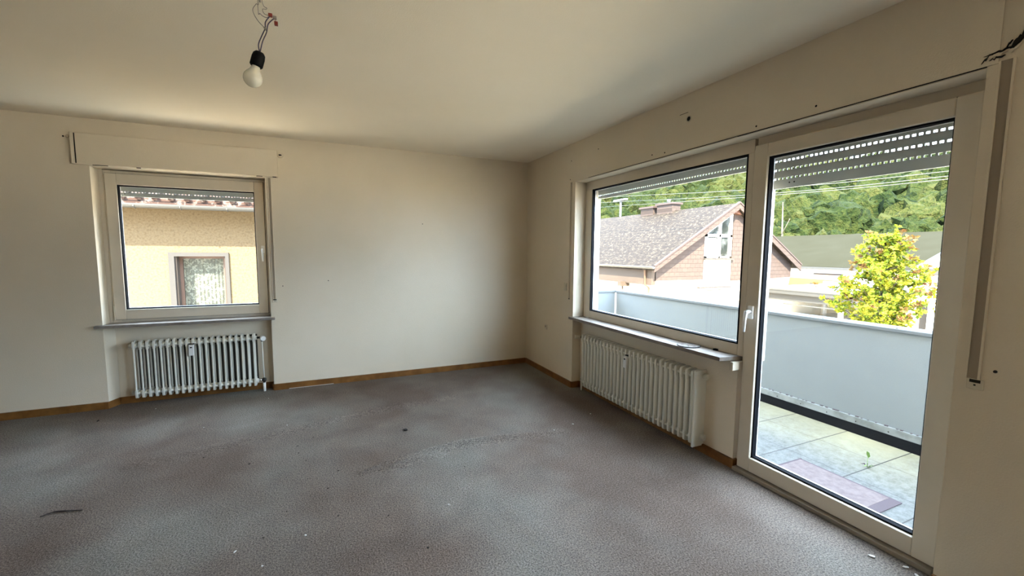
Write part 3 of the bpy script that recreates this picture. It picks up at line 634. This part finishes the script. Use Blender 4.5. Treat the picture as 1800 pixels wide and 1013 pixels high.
for k in range(60):
    x = -11+k*.23; mb.tube([(x, NY-.50, 2.31), (x, NY+.1, 2.60)], [.05, .045], 7)
mb.build('roof_tiles', 'roof_red', t)
mb = MB(); gy = NY-.50
pts = [(0, gy+.075*math.cos(a), 2.20+.075*math.sin(a)) for a in [PI+PI*k/8 for k in range(9)]]
mb.prism([(-14.4, p[1], p[2]) for p in pts]+[(-14.4, gy+.06, 2.20), (-14.4, gy-.06, 2.20)], (18, 0, 0)); mb.build('gutter', 'gutter', t)
mb = MB()
for x in (-6.6, -5.3, -4.65, -3.95, -3.3): mb.tube([(x, gy-.08, 2.16), (x, gy, 2.115), (x, gy+.08, 2.16)], .008, 5)
mb.build('gutter_bracket', 'gutter', t)
nw = empty('window', (0, 0, 0)); nw.parent = t; nw.matrix_parent_inverse = Matrix.Translation(Vector(t.location)).inverted()
ring(MB(), 'x', wx0-.09, wx1+.05, wz0-.08, wz1+.07, .09, NY-.03, NY+.03, wt=.075, wr=.06).build('surround', 'grey_surround', t)
M['reveal_brown'] = mat('brown_reveal', (.13, .10, .085), .9)
mb = MB(); mb.box(wx0, wx0+.03, NY+.0, NY+.22, wz0, wz1).box(wx1-.03, wx1, NY, NY+.22, wz0, wz1).build('reveal', 'reveal_brown', t)
M['pink_wood'] = mat('reddish_wood_frame', (.30, .18, .14), .6)
ring(MB(), 'x', wx0+.03, wx1-.03, wz0, wz1-.0, .05, NY+.16, NY+.22).build('window_frame', 'pink_wood', t)
m = M['lace'] = mat('lace_curtain', (.3, .3, .27), .9)
v = N(m, 'ShaderNodeTexNoise', Scale=15, Detail=2, Roughness=.4, Distortion=1.3); L(m, coords(m), v.inputs['Vector'])
rr = N(m, 'ShaderNodeValToRGB'); L(m, v.outputs[0], rr.inputs[0]); rr.color_ramp.elements[0].position = .50; rr.color_ramp.elements[0].color = (*sc3((.20, .205, .18)), 1); rr.color_ramp.elements[1].position = .56; rr.color_ramp.elements[1].color = (*sc3((.55, .55, .48)), 1)
L(m, rr.outputs[0], m.node_tree.nodes['Principled BSDF'].inputs['Base Color'])
mb = MB(); n = 40
ptsf = [(wx0+.07+(wx1-wx0-.14)*k/n, NY+.26+.008*math.sin(k*1.7), wz0+.02) for k in range(n+1)]
mb.prism(ptsf+[(p[0], p[1]+.004, p[2]) for p in ptsf[::-1]], (0, 0, wz1-wz0-.05)); mb.build('curtain', 'lace', t)
MB().box(wx0+.07, wx1-.07, NY+.195, NY+.199, wz0+.05, wz1-.05).build('pane', 'glass', t)
MB().box(wx0+.02, wx1-.02, NY-.04, NY+.16, wz0-.04, wz0).build('window_sill', 'white_render', t)
bpy.data.objects.remove(nw)
M['pink'] = mat('pink_blossom', (.55, .12, .35), .8); M['pot'] = mat('white_pot', (.6, .6, .6), .5)
t = empty('flower_pot', (-4.31, NY+.09, wz0), 'pink flowers in a pot on the neighbour window sill', 'flowers')
MB().lathe((-4.31, NY+.09, wz0), (0, 0, 1), [(.04, 0), (.05, .10), (.052, .105)], 14).build('pot', 'pot', t)
mb = MB(); random.seed(2)
for k in range(26):
    c = Vector((-4.31+random.gauss(0, .028), NY+.09+random.gauss(0, .025), wz0+.17+random.gauss(0, .045)))
    for q in range(5):
        a = q*2*PI/5; mb.prism([c, c+Vector((.02*math.cos(a), -.004, .02*math.sin(a))), c+Vector((.022*math.cos(a+.5), .004, .022*math.sin(a+.5)))], (0, .003, 0))
mb.build('blossoms', 'pink', t); MB().tube([(-4.31, NY+.09, wz0+.1), (-4.31, NY+.09, wz0+.18)], .01, 6).build('stem', 'weed', t)
tag(MB().lathe((-4.215, NY+.09, wz0), (0, 0, 1), [(.02, 0), (.032, .012), (.036, .035), (.032, .06), (.016, .07)], 16).build('glass_ball', 'pot'), 'small white ball beside the pink flowers on the neighbour window sill', 'ornament')

# ---------------- brown gabled house ----------------
GY = 8.6
t = empty('gabled_house', (15, 14, GZ), 'white house with brown shingle gable and lichened tile roof', 'house')
ex, ez, ax_, az, rx = 10.12, .84, 14.93, 3.68, 19.62
LY = 30
def g(x, z, y=8.95):
    k = (y-CAM.y)/(GY-CAM.y); return (CAM.x+(x-CAM.x)*k, y, CAM.z+(z-CAM.z)*k)
mb = MB(); th = .16
mb.prism([(ex, GY, ez), (ax_, GY, az), (ax_, GY, az-th*1.2), (ex, GY, ez-th)], (0, LY, 0)); mb.prism([(ax_, GY, az), (rx, GY, ez), (rx, GY, ez-th), (ax_, GY, az-th*1.2)], (0, LY, 0)); mb.build('roof', 'roof', t)
mb = MB()                                               # rake boards
for (a, c) in (((ex, ez), (ax_, az)), ((ax_, az), (rx, ez))):
    mb.prism([(a[0], GY-.04, a[1]+.02), (c[0], GY-.04, c[1]+.02), (c[0], GY-.04, c[1]-.30), (a[0], GY-.04, a[1]-.24)], (0, .05, 0))
mb.build('rake_board', 'siding', t)
mb = MB()
for (a, c) in (((ex, ez), (ax_, az)), ((ax_, az), (rx, ez))):
    mb.prism([(a[0], GY-.07, a[1]+.06), (c[0], GY-.07, c[1]+.06), (c[0], GY-.07, c[1]-.01), (a[0], GY-.07, a[1]-.01)], (0, .10, 0))
mb.build('rake_trim', 'fascia', t)
S = .62   # roof slope dz/dx
sl_ = (az-ez)/(ax_-ex)
def zr(x): return ez+(x-ex)*sl_-.17 if x < ax_ else az-(x-ax_)*sl_-.17
yS = 8.9
mb = MB()
mb.prism([(10.45, yS, .22), (13.25, yS, .22), (13.25, yS, zr(13.25)), (10.45, yS, zr(10.45))], (0, .15, 0)); mb.build('shingle_siding', 'siding', t)
mb = MB(); mb.prism([(15.05, yS, .12), (19.35, yS, .22), (19.35, yS, zr(19.35)), (15.05, yS, zr(15.05))], (0, .15, 0)); mb.build('shingle_siding', 'siding', t)
mb = MB(); mb.box(10.5, 19.0, 9.0, 38, GZ, .3); mb.box(12.9, 15.2, 8.93, 9.0, GZ, -.02).box(13.28, 15.02, 8.92, 9.0, -.05, 1.13); mb.prism([(13.2, 9.02, .3), (15.1, 9.02, .3), (15.1, 9.02, zr(15.1)-.05), (ax_, 9.02, zr(ax_)-.05), (13.2, 9.02, zr(13.2)-.02)], (0, .3, 0)); mb.build('wall', 'white_render', t)
MB().box(13.22, 15.05, 8.80, 8.92, 1.10, 1.18).build('window_ledge', 'taupe', t)
# gable window: frame + panes
gw = MB(); y0, y1 = 8.84, 8.94
gw.box(13.28, 13.36, y0, y1, 1.2, zr(13.3)-.25).box(14.08, 14.2, y0, y1, 1.2, zr(14.14)-.25).box(14.78, 14.9, y0, y1, 1.2, zr(14.85)-.25).box(13.28, 14.9, y0, y1, 1.2, 1.27).box(13.28, 14.9, y0, y1, 2.14, 2.26)
gw.prism([(13.28, y0, zr(13.28)-.3), (14.9, y0, zr(14.9)-.3), (14.9, y0, zr(14.9)-.16), (13.28, y0, zr(13.28)-.16)], (0, .1, 0)); fr_ = gw.build('window', 'frame_white', t)
mb = MB(); mb.box(13.36, 14.08, 8.90, 8.915, 1.27, 2.14).box(14.2, 14.78, 8.90, 8.915, 1.27, 2.14).prism([(13.36, 8.9, 2.26), (14.08, 8.9, 2.26), (14.08, 8.9, zr(14.08)-.3), (13.36, 8.9, zr(13.36)-.3)], (0, .015, 0)).prism([(14.2, 8.9, 2.26), (14.78, 8.9, 2.26), (14.78, 8.9, zr(14.78)-.3), (14.2, 8.9, zr(14.2)-.3)], (0, .015, 0))
pn = mb.build('pane', 'out_glass', t); 
MB().box(13.40, 13.95, 8.885, 8.898, 1.3, 2.1).build('curtain', 'pot', t)
mb = MB(); mb.prism([(14.75, 8.7, 3.25), (15.30, 8.7, 3.16), (14.93, 8.7, 3.52)], (0, .25, 0)).build('soffit', 'orange_wood', t)
# lower window
ring(MB(), 'x', 12.98, 15.0, -.86, -.18, .06, 8.86, 8.93).box(14.06, 14.16, 8.86, 8.93, -.8, -.24).build('window', 'frame_white', t)
M['sheer'] = mat('sheer_curtain', (.36, .36, .32), .9); noise_col(M['sheer'], [(.4, (.26, .27, .23)), (.6, (.46, .46, .42))], 6, 4)
MB().box(13.04, 14.06, 8.90, 8.925, -.8, -.24).box(14.16, 14.94, 8.90, 8.925, -.8, -.24).build('pane', 'sheer', t)
MB().box(12.95, 15.03, 8.8, 8.93, -.17, -.11).build('lintel', 'taupe', t)
# eave side
MB().box(10.28, 10.5, 8.9, 38, .04, .80).build('eave_boards', 'tan_board', t)
mb = MB(); gx = 10.05
pts = [(gx+.09*math.cos(a), GY-.05, .84+.10*math.sin(a)) for a in [PI+PI*k/8 for k in range(9)]]
mb.prism(pts, (0, LY, 0)); mb.build('gutter', 'gutter', t)
mb = MB().tube([(10.12, 9.25, .76), (10.22, 9.25, .66), (10.24, 9.25, .05), (10.42, 9.2, -.10), (10.44, 9.2, GZ)], .045, 8); mb.build('downpipe', 'copper', t)
MB().box(10.0, 10.5, 10.55, 10.75, -.12, .10).tube([(10.2, 10.65, .0), (10.25, 10.7, -.5)], .04, 6).build('bracket', 'tan_board', t)
def chimney(y0, y1, z1, pipe):
    c = MB().box(14.7, 15.3, y0, y1, 3.3, z1-.1).build('chimney', 'siding', t)
    o = MB().box(14.62, 15.38, y0-.08, y1+.08, z1-.1, z1).build('cap', 'fascia', t)
    if pipe: MB().tube([(15, (y0+y1)/2, z1), (15, (y0+y1)/2, z1+.22)], .1, 10).build('chimney_pot', 'gutter', t)
chimney(13.75, 14.75, 4.02, False); chimney(12.35, 13.45, 4.10, True)

# ---------------- hall behind ----------------
t = empty('hall', (30, 14, GZ), 'long white hall with a grey-green roof behind the gabled house', 'building')
hx, hz, hrx, hrz = 25.6, .62, 33., 2.86; hy = 6.75; hk = hrz-hz
mb = MB(); mb.prism([(hx, hy, hz), (hrx, hy, hrz), (2*hrx-hx, hy, hz), (2*hrx-hx, hy, hz-.15), (hrx, hy, hrz-.17), (hx, hy, hz-.15)], (0, 32, 0)); mb.build('roof', 'hall_roof', t)
mb = MB(); mb.box(26, 40, hy+.35, 38, GZ, hz-.05); mb.prism([(26, hy+.35, hz-.1), (hrx, hy+.35, hrz-.25), (40, hy+.35, hz-.1)], (0, .3, 0)); mb.build('wall', 'white_render', t)
MB().box(hx-.02, hx+.1, hy, 38.7, hz-.17, hz-.02).prism([(hx, hy-.03, hz-.15), (hrx, hy-.03, hrz-.15), (hrx, hy-.03, hrz+.02), (hx, hy-.03, hz+.02)], (0, .05, 0)).build('eave_trim', 'gutter', t)
MB().box(25.9, 26.02, 8.6, 9.2, .10, .2).box(25.9, 26.02, 10.0, 11.6, .12, .2).build('ledge', 'fascia', t)
# white wing at right
t = empty('flat_roofed_wing', (20, 0, GZ), 'white flat-roofed wing at the right edge of the balcony view', 'building')
MB().box(18, 24, -6, 3.05, GZ, .66).box(18.3, 24, 3.05, 3.8, GZ, .66).build('wall', 'white_render', t)
MB().box(17.8, 24.2, -6.2, 3.3, .66, .88).build('roof_edge', 'grey_surround', t)
MB().box(18.22, 18.3, 3.1, 3.35, -1.9, -.35).build('window', 'taupe', t); MB().box(18.2, 18.26, 3.1, 3.6, -.38, -.32).build('lintel', 'frame_white', t)
MB().box(17.97, 18.0, 2.45, 2.55, -1.02, -.98).build('lamp', 'grey_fascia', t)
# carport
t = empty('carport', (18.5, 5.5, GZ), 'flat carport with a broad grey fascia behind the young tree', 'carport')
mb = MB(); mb.box(16, 21, 4.8, 8.2, -.62, -.30).box(15.85, 21.1, 4.7, 8.35, -.33, -.14); mb.build('roof', 'grey_fascia', t)
MB().box(15.83, 21.12, 4.68, 8.37, -.18, -.12).box(15.95, 16, 4.7, 7.0, -.78, -.74).build('trim', 'gutter', t)
for x, y in ((16.2, 4.9), (16.2, 8.0), (20.8, 4.9), (20.8, 8.0)): MB().box(x-.06, x+.06, y-.06, y+.06, GZ, -.62).build('post', 'frame_white', t)
tag(MB().box(21.2, 21.4, 3.5, 8.4, GZ, .0).box(16.4, 21.4, 8.4, 8.6, GZ, -.2).build('garden_wall', 'white_render'), 'white wall closing the back of the carport', 'wall')
t = empty('awning', (22, 9, -.6), 'pale yellow awning band with dark lettering above the carport', 'awning')
mb = MB(); mb.prism([(22.0, 7.6, -.52), (22.0, 10.7, -.62), (22.0, 10.6, .06), (22.0, 7.6, .02)], (.9, 0, 0)); mb.build('canopy', 'yellow_awning', t)
mb = MB()
for k in range(5):
    y = 9.42-k*.09; mb.box(21.975, 22.0, y, y+.055, -.20, -.17).box(21.975, 22.0, y, y+.05, -.34, -.31)
mb.box(21.975, 22., 9.44, 9.46, -.34, -.2).box(21.975, 22., 9.02, 9.04, -.34, -.2); mb.build('lettering', 'grey_fascia', t)
MB().box(22.1, 22.3, 7.7, 10.5, GZ, -.6).build('support', 'white_render', t)

# ---------------- parked car ----------------
t = empty('car', (19.2, 6.1, GZ), 'white car parked beneath the carport, only its roof showing', 'car')
prof = [(3.1, .35), (3.05, .75), (3.25, .95), (4.0, 1.08), (4.55, 1.62), (5.0, 1.78), (6.3, 1.78), (6.9, 1.5), (7.15, 1.05), (7.3, .9), (7.3, .35)]
mb = MB(); mb.prism([(18.4, y, GZ+z) for y, z in [(p[0]+.9, p[1]) for p in prof]], (1.7, 0, 0)); mb.build('body', 'car_paint', t, .06)
mb = MB(); mb.prism([(18.385, 5.25, GZ+1.12), (18.385, 5.65, GZ+1.58), (18.385, 7.15, GZ+1.64), (18.385, 7.70, GZ+1.12)], (.02, 0, 0)); mb.prism([(18.55, 4.95, GZ+1.14), (18.55, 5.45, GZ+1.64), (19.95, 5.45, GZ+1.64), (19.95, 4.95, GZ+1.14)], (0, -.012, .012)); mb.build('window', 'out_glass', t)
for x in (18.38, 19.92):
    for y in (4.8, 7.4): MB().lathe((x, y, GZ+.33), (1, 0, 0), [(.2, 0), (.33, .02), (.33, .18), (.2, .2)], 20).build('wheel', 'black', t)

# ---------------- young tree ----------------
TX, TY = 12.2, 1.85
t = empty('young_tree', (TX, TY, GZ), 'young tree with yellow-green leaves and reddish tips beyond the parapet', 'tree')
random.seed(21)
top = 2.12
trk = [(TX, TY, GZ), (TX+.02, TY, -1.5), (TX-.02, TY+.03, -.4), (TX+.03, TY, .6), (TX, TY+.02, 1.5), (TX, TY, top-.1)]
MB().tube(smooth_path(trk, 4), [.075-.0032*i for i in range(21)], 8).build('trunk', 'trunk', t)
tw = MB(); lf = MB(); lr = MB()
def rad(z):   # crown outline, widest low
    k = (z+.75)/(top+.75)
    if k < .12: return .55+k*5.0
    return 1.30*(1-(k-.12)/.95)**.75+.06
def leaf(mb, p, d, s):
    d = d.normalized(); side = d.cross(Vector((random.gauss(0, 1), random.gauss(0, 1), random.gauss(0, 1)))).normalized()*s*.34
    up = d.cross(side).normalized()*s*.12
    a = mb.b.verts.new(p); b_ = mb.b.verts.new(p+d*s*.5+side+up); c = mb.b.verts.new(p+d*s); e = mb.b.verts.new(p+d*s*.5-side+up); mid = mb.b.verts.new(p+d*s*.55)
    mb.b.faces.new((a, b_, c, mid)); mb.b.faces.new((a, mid, c, e))
for k in range(74):
    z = -.72+(top+.55)*(k/74)**1.0; a = k*2.4+random.uniform(-.3, .3); R = rad(z)*random.uniform(.72, 1.12)
    if k % 11 == 5: R *= 1.25
    st = Vector((TX, TY, z-.12*R)); en = st+Vector((math.cos(a)*R, math.sin(a)*R, .30*R+random.uniform(-.1, .22)))
    mid = (st+en)/2+Vector((random.uniform(-.1, .1), random.uniform(-.1, .1), -.06))
    path = smooth_path([st, mid, en], 5); tw.tube(path, [.016-.0012*i for i in range(11)], 5)
    nt_ = int(5+R*9)
    for i in range(nt_):
        q = random.uniform(.22, 1.03); idx = min(int(q*10), 10); base = path[idx]
        off = Vector((random.gauss(0, 1), random.gauss(0, 1), random.gauss(0, .8))).normalized()*random.uniform(.06, .26)
        tip = base+off; tw.tube([base, base+off*.6, tip], [.004, .003, .002], 3)
        red = q > .9 and random.random() < .38
        for j in range(9):
            dv = Vector((random.gauss(0, 1), random.gauss(0, 1), random.gauss(.2, .7)))
            leaf(lr if red else lf, base+off*random.uniform(.55, 1.05), dv, random.uniform(.085, .15))
tw.build('branches', 'trunk', t); lf.build('leaves', 'leaf', t); lr.build('red_leaves', 'leaf_red', t)

# ---------------- street lamp, cables, poles ----------------
t = empty('street_lamp', (22, 25.7, GZ), 'pale street lamp rising behind the tiled roof at the left', 'street lamp')
MB().tube([(22, 25.7, GZ), (22, 25.7, 6.0)], .09, 8).build('pole', 'gutter', t); MB().box(21.85, 22.15, 24.9, 26.6, 5.95, 6.15).build('lamp_head', 'gutter', t, .04)
def cable(pts, lb):
    tag(MB().tube(smooth_path(pts, 4), .008, 5).build('overhead_cable', 'cable'), lb, 'cable')
cable([(12, 42, 6.2), (12, 25, 5.25), (12, 15.1, 4.50), (12, 6, 3.73), (12, .5, 3.48), (12, -8, 3.5), (12, -24, 4.6)], 'upper overhead cable crossing in front of the wooded hill')
cable([(12.15, 42, 5.6), (12.15, 25, 4.9), (12.15, 15.1, 4.22), (12.15, 6, 3.56), (12.15, .5, 3.38), (12.15, -8, 3.4), (12.15, -24, 4.5)], 'middle overhead cable just below the upper one')
cable([(12.3, 42, 5.0), (12.3, 25, 4.4), (12.3, 15.1, 3.98), (12.3, 6, 3.50), (12.3, .5, 3.32), (12.3, -8, 3.3), (12.3, -24, 4.3)], 'lowest overhead cable, thin and sagging over the tiled roof')
for y, lb in ((42, 'far wooden pole at the north end of the overhead cables'), (-24, 'far wooden pole at the south end of the overhead cables')):
    t = empty('utility_pole', (12.1, y, GZ), lb, 'pole'); MB().tube([(12.12, y, GZ), (12.12, y, 6.9)], [.14, .10], 10).build('pole', 'trunk', t)

# ---------------- wooded hill ----------------
def hz_(d, a): 
    k = max(0, (d-48)/125); return GZ+k*30.5+ (1.2*math.sin(a*9)+.8*math.sin(d*.07+a*5))*min(1, k*3)
hb = []; NA, ND = 48, 26
for i in range(NA+1):
    a = math.radians(-10+140*i/NA)     # azimuth from +y towards +x
    for j in range(ND+1):
        d = 46+(190-46)*j/ND; hb.append((math.sin(a)*d, math.cos(a)*d, hz_(d, a)-.05 if j else GZ-.3))
fs = [(i*(ND+1)+j, i*(ND+1)+j+1, (i+1)*(ND+1)+j+1, (i+1)*(ND+1)+j) for i in range(NA) for j in range(ND)]
me = bpy.data.meshes.new('hill'); me.from_pydata(hb, [], fs); me.materials.append(M['hill_soil']); o = bpy.data.objects.new('hill', me); C.objects.link(o)
struct(o, 'wooded hillside behind the houses', 'hill')
random.seed(8)
import numpy as np
rng = np.random.default_rng(4); proto = []
for s in range(6):                      # crown shapes: rounded, broken up into leaf clumps
    b = bmesh.new(); bmesh.ops.create_icosphere(b, subdivisions=3, radius=1)
    vs = []
    for v in b.verts:
        n = v.co.normalized(); o_ = Vector((s*9, s*7, s*5))
        k = 1+.30*noise.noise(n*1.7+o_)+.26*noise.noise(n*4.5+o_)+.30*noise.noise(n*9.5+o_)+rng.uniform(-.11, .11)
        vs.append((n.x*k, n.y*k, n.z*k*.95))
    proto.append((np.array(vs), np.array([[v.index for v in f.verts] for f in b.faces]))); b.free()
V, F, k0 = [], [], 0
for it in range(1900):
    a = math.radians(random.uniform(24, 84)); d = math.sqrt(random.uniform(50**2, 182**2)); s = random.uniform(1.8, 3.2)*(1 if d > 70 else .8)
    vs, fc = proto[it % 6]; ra_ = random.random()*6.28; ca, sa = math.cos(ra_), math.sin(ra_)
    P_ = np.stack([math.sin(a)*d+s*(vs[:, 0]*ca-vs[:, 1]*sa), math.cos(a)*d+s*(vs[:, 0]*sa+vs[:, 1]*ca), hz_(d, a)+s*.75+random.uniform(0, 1.2)+s*1.15*vs[:, 2]], 1)
    V.append(P_); F.append(fc+k0); k0 += len(vs)
V = np.concatenate(V).tolist(); F = np.concatenate(F).tolist()
me = bpy.data.meshes.new('forest'); me.from_pydata(V, [], F); me.materials.append(M['forest']); o = bpy.data.objects.new('forest', me); C.objects.link(o)
tag(o, 'dense green broadleaf forest covering the hillside', 'forest', None, 'stuff')
for x, y, lb in ((44.5, 27.6, 'bare pale tree trunk at the forest edge, the nearer of the pair'), (46.0, 26.9, 'thinner bare pale trunk at the forest edge, right of its pair')):
    z0 = GZ; t = empty('bare_tree', (x, y, z0), lb, 'tree'); MB().tube([(x, y, z0), (x+.1, y, 3), (x, y+.1, 7.3)], [.16, .12, .05], 7).tube([(x, y, 3.6), (x+.5, y-.5, 5.4)], [.05, .03], 5).build('trunk', 'pale_trunk', t)
